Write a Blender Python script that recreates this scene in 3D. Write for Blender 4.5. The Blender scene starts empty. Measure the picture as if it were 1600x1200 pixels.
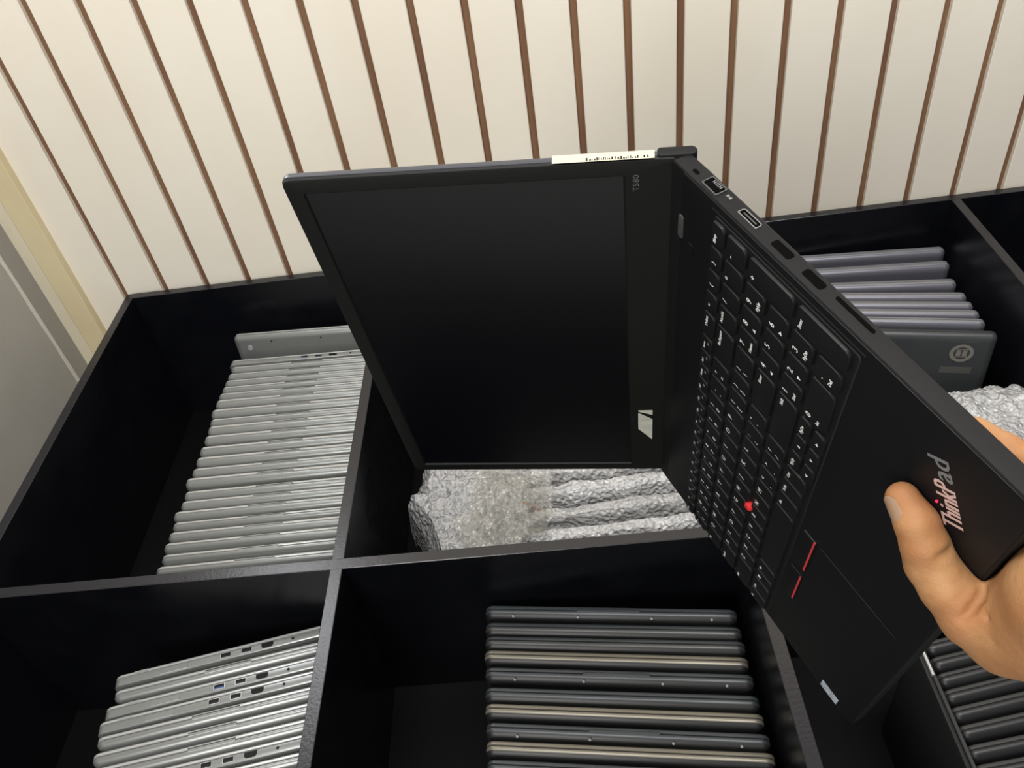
import bpy, bmesh, math, random
import numpy as np
from mathutils import Vector, Matrix, noise
random.seed(7)
SC = bpy.context.scene
COL = SC.collection
# ------------------------------------------------------------------ camera
cam_d = bpy.data.cameras.new('camera')
cam = bpy.data.objects.new('camera', cam_d); COL.objects.link(cam)
R_CV = ((0.991787, -0.02228015, -0.12594503), (-0.10861052, -0.66674131, -0.73733288), (-0.06754487, 0.74495612, -0.66368522))
rt = Matrix((R_CV[0], [-a for a in R_CV[1]], [-a for a in R_CV[2]])).transposed()
cam.matrix_world = Matrix.Translation((0.84472649, -1.34329933, 0.8502294)) @ rt.to_4x4()
cam_d.sensor_width = 36; cam_d.lens = 36 * 1282.894 / 1600; cam_d.clip_start = 0.01
SC.camera = cam
# ------------------------------------------------------------------ light and exposure
w = bpy.data.worlds.new('room_air'); SC.world = w; w.use_nodes = True
w.node_tree.nodes['Background'].inputs[0].default_value = (0.75, 0.82, 1.0, 1)
w.node_tree.nodes['Background'].inputs[1].default_value = 0.10
def area(name, loc, rot, sx, sy, power, col):
    d = bpy.data.lights.new(name, 'AREA'); d.shape = 'RECTANGLE'; d.size = sx; d.size_y = sy; d.energy = power; d.color = col
    o = bpy.data.objects.new(name, d); COL.objects.link(o); o.location = loc; o.rotation_euler = rot; return o
area('ceiling_panel', (1.05, -1.15, 2.35), (math.radians(24), 0, 0), 2.0, 0.5, 54, (1.0, 0.97, 0.93))
area('room_fill', (-0.05, -3.1, 1.55), (math.radians(74), 0, math.radians(-14)), 0.9, 1.1, 36, (1.0, 0.97, 0.93))  # added fill light behind the camera to brighten deck, legends and lid
area('wall_tube', (0.05, -0.05, 1.18), (math.radians(-80), 0, 0), 0.20, 0.75, 4.5, (0.9, 0.94, 1.0))
SC.view_settings.view_transform = 'Standard'; SC.view_settings.look = 'None'
SC.view_settings.gamma = 1; SC.view_settings.use_curve_mapping = False
SC.view_settings.exposure = 0.3

# ------------------------------------------------------------------ helpers
def mat(name, col, rough=0.5, metal=0.0, spec=0.5, bump=None, noise_col=None, coat=0, emit=None, sss=0, alpha=1, aniso=None):
    m = bpy.data.materials.new(name); m.use_nodes = True
    nt = m.node_tree; b = nt.nodes['Principled BSDF']
    b.inputs['Base Color'].default_value = (*col, 1)
    b.inputs['Roughness'].default_value = rough
    b.inputs['Metallic'].default_value = metal
    b.inputs['Specular IOR Level'].default_value = spec
    b.inputs['Coat Weight'].default_value = coat
    b.inputs['Alpha'].default_value = alpha
    if sss:
        b.inputs['Subsurface Weight'].default_value = sss
        b.inputs['Subsurface Radius'].default_value = (0.012, 0.005, 0.003)
        b.inputs['Subsurface Scale'].default_value = 0.6
    if emit:
        b.inputs['Emission Color'].default_value = (*emit[0], 1); b.inputs['Emission Strength'].default_value = emit[1]
    tc = nt.nodes.new('ShaderNodeTexCoord')
    if noise_col:                     # (colour2, scale, stretch, lo, hi)
        c2, sc, st, lo, hi = noise_col
        mp = nt.nodes.new('ShaderNodeMapping'); mp.inputs['Scale'].default_value = st
        n = nt.nodes.new('ShaderNodeTexNoise'); n.inputs['Scale'].default_value = sc; n.inputs['Detail'].default_value = 5
        r = nt.nodes.new('ShaderNodeValToRGB'); r.color_ramp.elements[0].position = lo; r.color_ramp.elements[1].position = hi
        r.color_ramp.elements[0].color = (*col, 1); r.color_ramp.elements[1].color = (*c2, 1)
        nt.links.new(tc.outputs['Object'], mp.inputs[0]); nt.links.new(mp.outputs[0], n.inputs['Vector'])
        nt.links.new(n.outputs['Fac'], r.inputs[0]); nt.links.new(r.outputs[0], b.inputs['Base Color'])
    if bump:                          # (scale, strength, distance)
        n = nt.nodes.new('ShaderNodeTexNoise'); n.inputs['Scale'].default_value = bump[0]; n.inputs['Detail'].default_value = 4
        bp = nt.nodes.new('ShaderNodeBump'); bp.inputs['Strength'].default_value = bump[1]; bp.inputs['Distance'].default_value = bump[2]
        nt.links.new(tc.outputs['Object'], n.inputs['Vector']); nt.links.new(n.outputs['Fac'], bp.inputs['Height'])
        nt.links.new(bp.outputs[0], b.inputs['Normal'])
    return m

def mesh_obj(name, bm, mats, parent=None, smooth=False, label=None):
    me = bpy.data.meshes.new(name)
    bmesh.ops.recalc_face_normals(bm, faces=bm.faces)
    bm.to_mesh(me); bm.free()
    if not isinstance(mats, (list, tuple)): mats = [mats]
    for m in mats: me.materials.append(m)
    if smooth:
        for p in me.polygons: p.use_smooth = True
        me.set_sharp_from_angle(angle=math.radians(smooth if smooth > 1 else 40))
    o = bpy.data.objects.new(name, me); COL.objects.link(o)
    if parent: o.parent = parent
    if label: o['label'] = label
    return o
def empty(name, label, cat, group=None, mw=None):
    o = bpy.data.objects.new(name, None); COL.objects.link(o); o.empty_display_size = 0.02
    o['label'] = label; o['category'] = cat
    if group: o['group'] = group
    if mw is not None: o.matrix_world = mw
    return o
def tag(o, label, cat, group=None, kind=None):
    if label: o['label'] = label
    if cat: o['category'] = cat
    if group: o['group'] = group
    if kind: o['kind'] = kind
    return o
def box(bm, x0, x1, y0, y1, z0, z1, bevel=0, seg=2, mi=0):
    g = bmesh.ops.create_cube(bm, size=1)
    for v in g['verts']:
        v.co = Vector(((x0 + x1) / 2 + v.co.x * (x1 - x0), (y0 + y1) / 2 + v.co.y * (y1 - y0), (z0 + z1) / 2 + v.co.z * (z1 - z0)))
    fs = list({f for v in g['verts'] for f in v.link_faces})
    for f in fs: f.material_index = mi
    if bevel:
        es = list({e for v in g['verts'] for e in v.link_edges})
        r = bmesh.ops.bevel(bm, geom=es, offset=bevel, segments=seg, profile=0.5, affect='EDGES')
        for f in r['faces']: f.material_index = mi
def outline(x0, x1, y0, y1, r, inset, seg=6):
    """rounded rectangle; r = four corner radii (x1y1, x0y1, x0y0, x1y0)"""
    x0 += inset; x1 -= inset; y0 += inset; y1 -= inset
    pts = []
    for k, (cx, cy, sx, sy) in enumerate(((x1, y1, -1, -1), (x0, y1, 1, -1), (x0, y0, 1, 1), (x1, y0, -1, 1))):
        rr = max(r[k] - inset, 0.0003)
        a0 = k * math.pi / 2
        for i in range(seg + 1):
            a = a0 + i / seg * math.pi / 2
            pts.append((cx + sx * rr + rr * math.cos(a), cy + sy * rr + rr * math.sin(a)))
    return pts
def slab(bm, x0, x1, y0, y1, r, prof, axes=lambda x, y, z: (x, y, z), mi=0, seg=6, caps=(True, True), mis=None):
    """prof: list of (height, inset): stacked rounded-rectangle rings"""
    if not isinstance(r, (tuple, list)): r = (r,) * 4
    rings = []
    for h, ins in prof:
        rings.append([bm.verts.new(axes(px, py, h)) for px, py in outline(x0, x1, y0, y1, r, ins, seg)])
    n = len(rings[0])
    for k, (a, b) in enumerate(zip(rings, rings[1:])):
        for i in range(n):
            f = bm.faces.new((a[i], a[(i + 1) % n], b[(i + 1) % n], b[i])); f.material_index = mis[k] if mis else mi
    if mis: mi = mis[-1]
    if caps[0]: bm.faces.new(rings[0]).material_index = mi
    if caps[1]: bm.faces.new(rings[-1]).material_index = mi
def poly(bm, pts, mi=0):
    f = bm.faces.new([bm.verts.new(p) for p in pts]); f.material_index = mi
def prism(bm, pts, z0, z1, mi=0):
    a = [bm.verts.new((x, y, z0)) for x, y in pts]; b = [bm.verts.new((x, y, z1)) for x, y in pts]
    n = len(pts)
    for i in range(n): bm.faces.new((a[i], a[(i + 1) % n], b[(i + 1) % n], b[i])).material_index = mi
    bm.faces.new(a).material_index = mi; bm.faces.new(b).material_index = mi
def cyl(bm, c, axis, r, h, seg=20, mi=0, r2=None):
    M = Vector((0, 0, 1)).rotation_difference(Vector(axis).normalized()).to_matrix().to_4x4()
    g = bmesh.ops.create_cone(bm, cap_ends=True, segments=seg, radius1=r, radius2=r if r2 is None else r2, depth=h, matrix=Matrix.Translation(c) @ M)
    for f in {f for v in g['verts'] for f in v.link_faces}: f.material_index = mi
_tc = {}
def text_tris(s):
    if s not in _tc:
        cu = bpy.data.curves.new('t', 'FONT'); cu.body = s; cu.size = 1; cu.resolution_u = 2
        o = bpy.data.objects.new('t', cu); COL.objects.link(o)
        bpy.context.view_layer.update()
        me = o.to_mesh()
        vs = [v.co.copy() for v in me.vertices]; fs = [tuple(p.vertices) for p in me.polygons]
        o.to_mesh_clear(); bpy.data.objects.remove(o); bpy.data.curves.remove(cu)
        _tc[s] = (vs, fs)
    return _tc[s]
def text(bm, s, fn, mi, height=None, width=None, align='l', bold=0):
    """fn maps (u,v) of text plane to a 3-D point; u,v in metres, origin at left baseline"""
    vs, fs = text_tris(s)
    if not vs: return
    x0 = min(v.x for v in vs); x1 = max(v.x for v in vs); y0 = min(v.y for v in vs); y1 = max(v.y for v in vs)
    k = height / 0.7 if height else 1.0
    kx = width / (x1 - x0) if width else k
    offs = [(0, 0)] if not bold else [(-bold, 0), (bold, 0)]
    for n, (ox, oy) in enumerate(offs):
        nv = []
        for v in vs:
            u = (v.x - x0) * kx + ox
            if align == 'r': u -= (x1 - x0) * kx
            if align == 'c': u -= (x1 - x0) * kx / 2
            nv.append(bm.verts.new(fn(u, v.y * k + oy, n * 0.00001)))
        for f in fs:
            try: bm.faces.new([nv[i] for i in f]).material_index = mi
            except ValueError: pass

# ------------------------------------------------------------------ materials
M = {}
M['plank'] = mat('cream_plank', (0.84, 0.79, 0.68), 0.55, spec=0.3, noise_col=((0.78, 0.72, 0.60), 3.0, (1, 1, 0.6), 0.42, 0.75), bump=(60, 0.08, 0.002))
M['groove'] = mat('brown_batten', (0.17, 0.088, 0.052), 0.6, spec=0.3, noise_col=((0.25, 0.14, 0.075), 6, (8, 8, 0.7), 0.35, 0.7))
M['trim'] = mat('yellow_cream_paint', (0.70, 0.60, 0.38), 0.6, noise_col=((0.60, 0.50, 0.30), 9, (1, 1, 0.4), 0.4, 0.75), bump=(25, 0.2, 0.003))
M['trim2'] = mat('pale_cream_paint', (0.72, 0.66, 0.50), 0.6, noise_col=((0.62, 0.56, 0.42), 9, (1, 1, 0.4), 0.4, 0.75))
M['side'] = mat('grey_wall_paint', (0.42, 0.40, 0.36), 0.7, spec=0.25, noise_col=((0.38, 0.36, 0.32), 5, (1, 1, 1), 0.4, 0.7), bump=(30, 0.1, 0.003))
M['side2'] = mat('grey_strip_paint', (0.34, 0.32, 0.29), 0.7, spec=0.25)
M['chip'] = mat('chipped_white_paint', (0.72, 0.69, 0.62), 0.7, spec=0.25)
M['bottom'] = mat('matte_black_bottom', (0.0015, 0.0015, 0.0018), 0.55, spec=0.12)
M['floor'] = mat('pale_floor', (0.38, 0.375, 0.36), 0.5)
def laminate():
    m = mat('black_laminate', (0.0032, 0.0036, 0.0055), 0.32, spec=0.5)
    nt = m.node_tree; b = nt.nodes['Principled BSDF']
    tc = nt.nodes.new('ShaderNodeTexCoord'); n = nt.nodes.new('ShaderNodeTexNoise'); n.inputs['Scale'].default_value = 14; n.inputs['Detail'].default_value = 6
    r = nt.nodes.new('ShaderNodeMapRange'); r.inputs[1].default_value = 0.3; r.inputs[2].default_value = 0.75; r.inputs[3].default_value = 0.24; r.inputs[4].default_value = 0.42
    nt.links.new(tc.outputs['Object'], n.inputs['Vector']); nt.links.new(n.outputs['Fac'], r.inputs[0]); nt.links.new(r.outputs[0], b.inputs['Roughness'])
    return m
M['black'] = laminate()
M['black_edge'] = mat('black_edge_lit', (0.010, 0.010, 0.013), 0.27, spec=0.6, bump=(260, 0.35, 0.0006))  # rim tops lighter than the boards: light from above put into the colour
M['silver'] = mat('silver_shell', (0.24, 0.25, 0.245), 0.28, metal=0.5, spec=0.5)
M['silver_lid'] = mat('silver_lid', (0.56, 0.57, 0.56), 0.26, metal=0.5, spec=0.5)
M['dark_gap'] = mat('dark_seam', (0.01, 0.01, 0.012), 0.6)
M['slate'] = mat('slate_shell', (0.042, 0.048, 0.053), 0.38, metal=0.3)
M['slate_lid'] = mat('slate_lid', (0.045, 0.052, 0.056), 0.36, metal=0.3)
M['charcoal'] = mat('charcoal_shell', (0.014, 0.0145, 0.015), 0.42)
M['charcoal_lid'] = mat('charcoal_lid', (0.032, 0.032, 0.032), 0.4)
M['charcoal_glint'] = mat('charcoal_edge_highlight', (0.046, 0.048, 0.048), 0.36, metal=0.3)  # highlight along the top of the dark bases, painted as a lighter charcoal
M['champagne'] = mat('champagne_lid', (0.17, 0.157, 0.125), 0.36, metal=0.4)
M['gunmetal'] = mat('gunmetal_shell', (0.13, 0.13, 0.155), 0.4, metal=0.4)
M['gunmetal_lid'] = mat('gunmetal_lid', (0.26, 0.26, 0.275), 0.36, metal=0.4)
M['grey_lid'] = mat('dark_grey_lid_face', (0.052, 0.056, 0.06), 0.42, metal=0.2)
M['emblem'] = mat('emblem_grey', (0.20, 0.19, 0.165), 0.45)
M['faint'] = mat('faint_print', (0.085, 0.085, 0.08), 0.5)
M['port'] = mat('port_black', (0.008, 0.008, 0.009), 0.6, spec=0.2)
M['slot_black'] = mat('slot_black', (0.001, 0.001, 0.001), 0.8, spec=0.05)
M['port_blue'] = mat('port_blue', (0.03, 0.10, 0.35), 0.4)
M['port_metal'] = mat('port_metal', (0.55, 0.55, 0.56), 0.3, metal=0.9)
M['dot'] = mat('rubber_dot', (0.22, 0.23, 0.23), 0.6)
M['deck'] = mat('soft_black_deck', (0.0038, 0.0042, 0.0052), 0.5, spec=0.3, bump=(900, 0.15, 0.0002))
M['shell'] = mat('black_side_shell', (0.0065, 0.0065, 0.007), 0.6, spec=0.22, bump=(500, 0.15, 0.0003))
M['screen'] = mat('black_lcd', (0.0012, 0.0014, 0.003), 0.30, spec=0.55)
M['bezel'] = mat('matte_black_bezel', (0.007, 0.0075, 0.0072), 0.5, spec=0.3)
M['lid_edge'] = mat('dark_blue_lid_edge', (0.035, 0.038, 0.05), 0.35, spec=0.6)
M['key'] = mat('black_key', (0.005, 0.0055, 0.0065), 0.5, spec=0.35)
M['well'] = mat('key_well', (0.0045, 0.0045, 0.005), 0.5)
M['legend'] = mat('white_legend', (0.9, 0.91, 0.9), 0.6)
M['red'] = mat('red_rubber', (0.75, 0.03, 0.035), 0.6)
M['red_line'] = mat('red_line', (0.62, 0.045, 0.055), 0.5)
M['logo_glow'] = mat('logo_lit_pink', (0.62, 0.43, 0.39), 0.4)  # red glow on the letters near the dot, painted into their colour
M['logo_grey'] = mat('logo_grey', (0.17, 0.18, 0.19), 0.35)
M['led'] = mat('red_led', (0.7, 0.02, 0.05), 0.5, emit=((1, 0.03, 0.10), 0.9))
M['print'] = mat('grey_print', (0.16, 0.16, 0.16), 0.5)
M['slotgrey'] = mat('grey_slot', (0.055, 0.058, 0.056), 0.5)
M['paper'] = mat('cream_paper_label', (0.50, 0.47, 0.37), 0.6)
M['foil'] = mat('sticker_wall_reflection', (0.70, 0.70, 0.60), 0.35, noise_col=((0.55, 0.56, 0.48), 60, (4, 1, 1), 0.4, 0.7))  # the wall reflected in the sticker is painted as its pale colour
M['bluefoil'] = mat('silver_blue_sticker', (0.50, 0.58, 0.64), 0.35, noise_col=((0.26, 0.31, 0.36), 260, (1, 1, 1), 0.45, 0.65))

# ------------------------------------------------------------------ room shell
RISE, SINK = 1.9, -0.34
X1, X2, X3, X4 = 0.5142, 1.0369, 1.5782, 2.12
T = 0.016; DY = 0.686; DEPTH = 0.311
def wall_back():
    bm = bmesh.new()
    pitch, x0, gw = 0.08455, -0.01267, 0.0125
    edges = [x0 + i * pitch for i in range(0, 33)]
    prev = -0.12
    y_face, y_back = 0.012, 0.0245
    for e in edges + [edges[-1] + pitch]:
        box(bm, prev, e - gw / 2, y_face, y_back + 0.01, SINK, RISE, 0.0012, 1, 0)
        prev = e + gw / 2
    for e in edges:
        box(bm, e - gw / 2 - 0.0002, e + gw / 2 + 0.0002, y_back - 0.003, y_back + 0.012, SINK, RISE, 0, 1, 1)
    o = mesh_obj('wall_back', bm, [M['plank'], M['groove']])
    tag(o, 'wall of cream vertical planks with thin brown battens between', None, kind='structure')
wall_back()
bm = bmesh.new(); box(bm, -0.131, -0.088, -0.006, 0.022, SINK, RISE, 0.001, 1)
tag(mesh_obj('trim_1', bm, M['trim']), 'yellowish cream batten at the end of the planks', None, kind='structure')
bm = bmesh.new(); box(bm, -0.158, -0.1315, -0.004, 0.022, SINK, RISE, 0.001, 1)
tag(mesh_obj('trim_2', bm, M['trim2']), 'pale narrow batten in the wall corner', None, kind='structure')
bm = bmesh.new(); box(bm, -0.20, -0.158, -2.6, 0.03, SINK, RISE)
tag(mesh_obj('wall_left', bm, M['side']), 'plain grey painted side wall', None, kind='structure')
bm = bmesh.new(); box(bm, -0.158, -0.1565, -0.050, -0.0045, SINK, RISE)
tag(mesh_obj('trim_3', bm, M['side2']), 'darker grey strip beside the corner', None, kind='structure')
bm = bmesh.new()
zz = SINK; rr = random.Random(3); L_ = []
while zz < RISE:
    L_.append((zz, 0.0025 * rr.random(), 0.0022 * rr.random())); zz += 0.02 + 0.03 * rr.random()
a = [bm.verts.new((-0.1572, -0.0505 + u, z)) for z, u, v in L_]; b = [bm.verts.new((-0.1572, -0.0575 - v, z)) for z, u, v in L_]
c = [bm.verts.new((-0.1585, -0.0505 + u, z)) for z, u, v in L_]; d = [bm.verts.new((-0.1585, -0.0575 - v, z)) for z, u, v in L_]
for i in range(len(a) - 1):
    bm.faces.new((a[i], a[i + 1], b[i + 1], b[i])); bm.faces.new((a[i], a[i + 1], c[i + 1], c[i])); bm.faces.new((b[i], b[i + 1], d[i + 1], d[i]))
tag(mesh_obj('trim_4', bm, M['chip']), 'ragged white line of old paint on the side wall', None, kind='structure')
bm = bmesh.new(); box(bm, -0.2, 3.2, -3.6, 0.03, SINK - 0.02, SINK)
tag(mesh_obj('floor', bm, M['floor']), 'pale floor under the black unit', None, kind='structure')

# ------------------------------------------------------------------ the black compartment unit
unit = empty('storage_unit', 'black laminate open-top unit divided into square bins against the plank wall', 'storage unit')
unit.location = (0, 0, 0)
YF = -1.22
def board(name, x0, x1, y0, y1, z0=-DEPTH, z1=0.0, slope=0.0, label=None):
    bm = bmesh.new(); box(bm, x0, x1, y0, y1, z0, z1, 0.0007, 1)
    bm.normal_update()
    for f in bm.faces:
        if f.normal.z > 0.5 and z1 == 0.0: f.material_index = 1
    for v in bm.verts: v.co.y += slope * v.co.x
    return mesh_obj(name, bm, [M['black'], M['black_edge']], unit, label=label)
SL = -0.01206
Yb = 0.002
board('back_panel', 0.0, X4 + T, -T + Yb * 0, 0.0)
board('side_panel', 0.0, T, YF, -T)
board('side_panel', X4, X4 + T, YF, -T)
board('cross_divider', T, X4, -DY - T, -DY, slope=SL)
for x in (X1, X2, X3):
    board('divider', x, x + T, -DY + SL * x, -T)
    board('divider', x, x + T, YF + T, -DY - T + SL * x)
board('front_panel', T, X4, YF, YF + T)
board('bottom_panel', 0.0, X4 + T, YF, 0.0, -DEPTH - T, -DEPTH).data.materials[0] = M['bottom']

# ------------------------------------------------------------------ closed laptops standing in the bins
def closed_laptop(L, dep, t, style, sh, lid, extra=(), under=None):
    """children meshes built about the centre of the top edge; base towards -y, lid towards +y"""
    tb, tl = (t * 0.62, t * 0.32) if style != 'ports' else (t * 0.68, t * 0.27)
    ax = lambda x, y, z: (x, z, y)        # outline in x/z, height along y
    parts = []
    r = 0.011
    bm = bmesh.new()
    f = 0.76 if style == 'ports' else 0.24
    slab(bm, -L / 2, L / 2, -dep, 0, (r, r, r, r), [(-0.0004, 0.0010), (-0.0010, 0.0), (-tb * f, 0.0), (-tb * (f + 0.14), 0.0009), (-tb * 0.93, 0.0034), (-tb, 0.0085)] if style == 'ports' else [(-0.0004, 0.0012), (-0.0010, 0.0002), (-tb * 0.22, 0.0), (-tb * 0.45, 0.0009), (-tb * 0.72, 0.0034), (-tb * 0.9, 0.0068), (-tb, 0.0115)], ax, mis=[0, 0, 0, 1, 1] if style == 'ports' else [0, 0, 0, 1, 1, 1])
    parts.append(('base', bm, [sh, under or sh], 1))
    bm = bmesh.new()
    slab(bm, -L / 2, L / 2, -dep, 0, (r, r, r, r), [(0.0006, 0.0010), (0.0011, 0.0002), (tl * 0.62, 0.0), (tl * 0.9, 0.0010), (tl, 0.0028)], ax)
    parts.append(('lid', bm, lid, 1))
    bm = bmesh.new()
    slab(bm, -L / 2, L / 2, -dep, 0, (r, r, r, r), [(-0.0004, 0.0022), (0.0008, 0.0022)], ax)
    parts.append(('seam', bm, M['dark_gap'], 0))
    if style in ('front', 'dots'):
        lw = L * (0.20 if style == 'front' else 0.25)
        bm = bmesh.new(); box(bm, -lw / 2, lw / 2, -0.0022, 0.0016, -0.004, 0.0003, 0.0003, 1)
        parts.append(('opening_lip', bm, sh, 0))
        bm = bmesh.new(); box(bm, -lw / 2, lw / 2, 0.0014, 0.0024, -0.004, 0.00045)
        parts.append(('lip_recess', bm, M['dark_gap'], 0))
    if style == 'dots':
        for fx in (-0.38, -0.12, 0.17, 0.40)[:]:
            bm = bmesh.new(); cyl(bm, (fx * L, -tb * 0.80, -0.0016), (0, -1, 1), 0.0016, 0.0012, 12)
            parts.append(('rubber_foot', bm, M['dot'], 0))
    if style == 'ports':
        y0, y1 = -tb * f + 0.0008, -0.0014
        xs = L / 2
        for k, (nm, off, wd) in enumerate((('usb_port', -xs + 0.150, 0.0145), ('usb_port', -xs + 0.178, 0.0145), ('display_port', -xs + 0.206, 0.0160))):
            bm = bmesh.new()
            if nm == 'usb_port':
                box(bm, off - wd / 2, off + wd / 2, y0, y1, -0.004, 0.00035, mi=1)
                box(bm, off - wd / 2 + 0.0007, off + wd / 2 - 0.0007, y0 + 0.0007, y1 - 0.0007, -0.004, 0.00045, mi=0)
                box(bm, off - wd / 2 + 0.0014, off + wd / 2 - 0.0014, y0 + 0.0012, y0 + 0.0024, -0.004, 0.0006, mi=2)
            else:
                h = wd / 2; q = 0.0025
                ax2 = [(off - h + q, y0), (off + h - q, y0), (off + h, y0 + q), (off + h, y1), (off - h, y1), (off - h, y0 + q)]
                prism(bm, ax2, -0.004, 0.00045, 0)
            parts.append((nm, bm, [M['port'], M['port_metal'], M['port_blue'] if (k == 0 and 'blue' in extra) else M['dark_gap']], 0))
        bm = bmesh.new(); cyl(bm, (-xs + 0.2405, (y0 + y1) / 2, -0.001), (0, 0, 1), 0.0019, 0.003, 16)
        parts.append(('audio_jack', bm, M['port'], 0))
        bm = bmesh.new()
        box(bm, -xs + 0.062, -xs + 0.0995, y0 - 0.001, y1, -0.003, 0.00035, 0.0003, 1)
        parts.append(('lan_port_cover', bm, sh, 0))
        bm = bmesh.new(); box(bm, -xs + 0.028, -xs + 0.046, 0.0012, tl - 0.001, -0.003, 0.0003)
        parts.append(('hinge_cover', bm, M['grey_hinge'], 0))
    return parts
M['grey_hinge'] = mat('hinge_grey', (0.30, 0.31, 0.30), 0.4, metal=0.4)
_proto = {}
def place_laptop(key, args, x, y, z, ang, label, group, anchor='l', tilt=0.0, sx=1.0, flip=False):
    L = args[0]
    root = empty('laptop', label, 'laptop', group)
    if key not in _proto:
        ch = []
        for nm, bm, mt, sm in closed_laptop(*args):
            ch.append(mesh_obj(nm, bm, mt, root, smooth=50 if sm else False))
        _proto[key] = ch
    else:
        for c in _proto[key]:
            d = c.copy(); COL.objects.link(d); d.parent = root
    a = math.radians(ang); k = (1 if anchor == 'l' else -1) * L * sx / 2
    root.location = (x + k * math.cos(a), y + k * math.sin(a), z)
    root.rotation_euler = (math.radians(tilt), 0, a)
    root.scale = (sx, 1, 1)
    return root
ORD = ['first', 'second', 'third', 'fourth', 'fifth', 'sixth', 'seventh', 'eighth', 'ninth', 'tenth', 'eleventh', 'twelfth', 'thirteenth', 'fourteenth', 'fifteenth', 'sixteenth', 'seventeenth', 'eighteenth', 'nineteenth', 'twentieth', 'twenty-first', 'twenty-second', 'twenty-third']
DZ = 0.011   # ray shift bookkeeping between the estimate height and the real one
# rear left bin
A = [(0.196,-0.111,-2.3),(0.202,-0.132,-2.2),(0.200,-0.152,-2.1),(0.199,-0.171,-1.9),(0.198,-0.189,-1.8),(0.196,-0.207,-1.7),(0.195,-0.226,-1.6),(0.193,-0.251,-1.5),(0.197,-0.276,-1.3),(0.198,-0.295,-1.2),(0.198,-0.319,-1.1),(0.197,-0.346,-1.0),(0.197,-0.371,-0.8),(0.197,-0.396,-0.7),(0.192,-0.418,-0.6),(0.198,-0.447,-0.5),(0.198,-0.468,-0.3),(0.192,-0.489,-0.2),(0.197,-0.511,-0.1),(0.196,-0.531,0.0),(0.195,-0.552,0.1),(0.198,-0.574,0.2),(0.196,-0.596,0.3)]
CAMX, CAMY, CAMZ = 0.84472649, -1.34329933, 0.8502294
def reproj(x, y, z0, z1):
    k = (z1 - CAMZ) / (z0 - CAMZ)
    return CAMX + (x - CAMX) * k, CAMY + (y - CAMY) * k
root = place_laptop('silver_flat', (0.305, 0.205, 0.0165, 'plain', M['silver'], M['silver_lid']), 0.2015, -0.062, -0.083, -3.5, 'silver laptop leaning back behind the row in the rear left bin, round foot showing', 'silver laptops in the rear left bin', tilt=-7)
bm = bmesh.new(); cyl(bm, (-0.122, -0.0105, -0.026), (0, -1, 0), 0.0055, 0.002, 24)
fo = mesh_obj('rubber_foot', bm, M['silver_lid'], root, smooth=True)
bm = bmesh.new(); cyl(bm, (-0.075, -0.0105, -0.014), (0, -1, 0), 0.0016, 0.0012, 12); mesh_obj('screw', bm, M['dark_gap'], root)
bm = bmesh.new(); cyl(bm, (0.025, -0.0105, -0.014), (0, -1, 0), 0.0016, 0.0012, 12); mesh_obj('screw', bm, M['dark_gap'], root)
for i, (x, y, an) in enumerate(A):
    x2, y2 = reproj(x, y, -0.11, -0.095)
    gap = (A[i][1] - A[i + 1][1]) if i + 1 < len(A) else 0.021
    t = 0.0152 if gap < 0.0202 else (0.0170 if gap < 0.0225 else 0.0192)
    st = 'ports' if i == 0 else 'front'
    place_laptop(('A', st, t), (0.307, 0.214, t, st, M['silver'], M['silver_lid'], ('blue',)), x2, y2, -0.095, an,
        'silver laptop with upward ports, first of the upright row in the rear left bin' if i == 0 else
        'silver laptop in the upright row of the rear left bin, %s from the wall' % ORD[i],
        'silver laptops in the rear left bin', sx=min(1.0, (X1 - 0.003 - x2) / 0.307))
# front left bin
B = [(0.201,-0.779,10.3,1),(0.207,-0.801,9.9,0),(0.203,-0.823,10.0,2),(0.201,-0.843,9.9,1),(0.206,-0.863,9.5,0),(0.208,-0.884,9.4,0),(0.216,-0.903,9.3,0),(0.218,-0.922,9.3,1),(0.222,-0.942,9.0,0)]
for i, (x, y, an, k) in enumerate(B):
    x2, y2 = reproj(x, y, -0.10, -0.095)
    st = 'ports' if k else 'front'
    lb = ['silver laptop with dark ports on its rounded edge, rearmost in the front left bin', 'silver laptop with a plain edge between two ported ones in the front left bin', 'silver laptop with a blue USB port in the front left bin', 'silver laptop with black ports, fourth from the divider in the front left bin'][i] if i < 4 else \
        ('silver laptop with ports at the bottom edge of the photo in the front left bin' if k else 'silver laptop with a plain edge in the front left bin, %s from the cross divider' % ORD[i])
    place_laptop(('B', k), (0.305, 0.214, 0.0185 if k else 0.0168, st, M['silver'], M['silver_lid'], ('blue',) if k == 2 else ()), x2, y2, -0.095, an, lb, 'silver laptops in the front left bin', sx=min(1.0, (X1 - 0.004 - x2) / math.cos(math.radians(an)) / 0.305))
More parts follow.
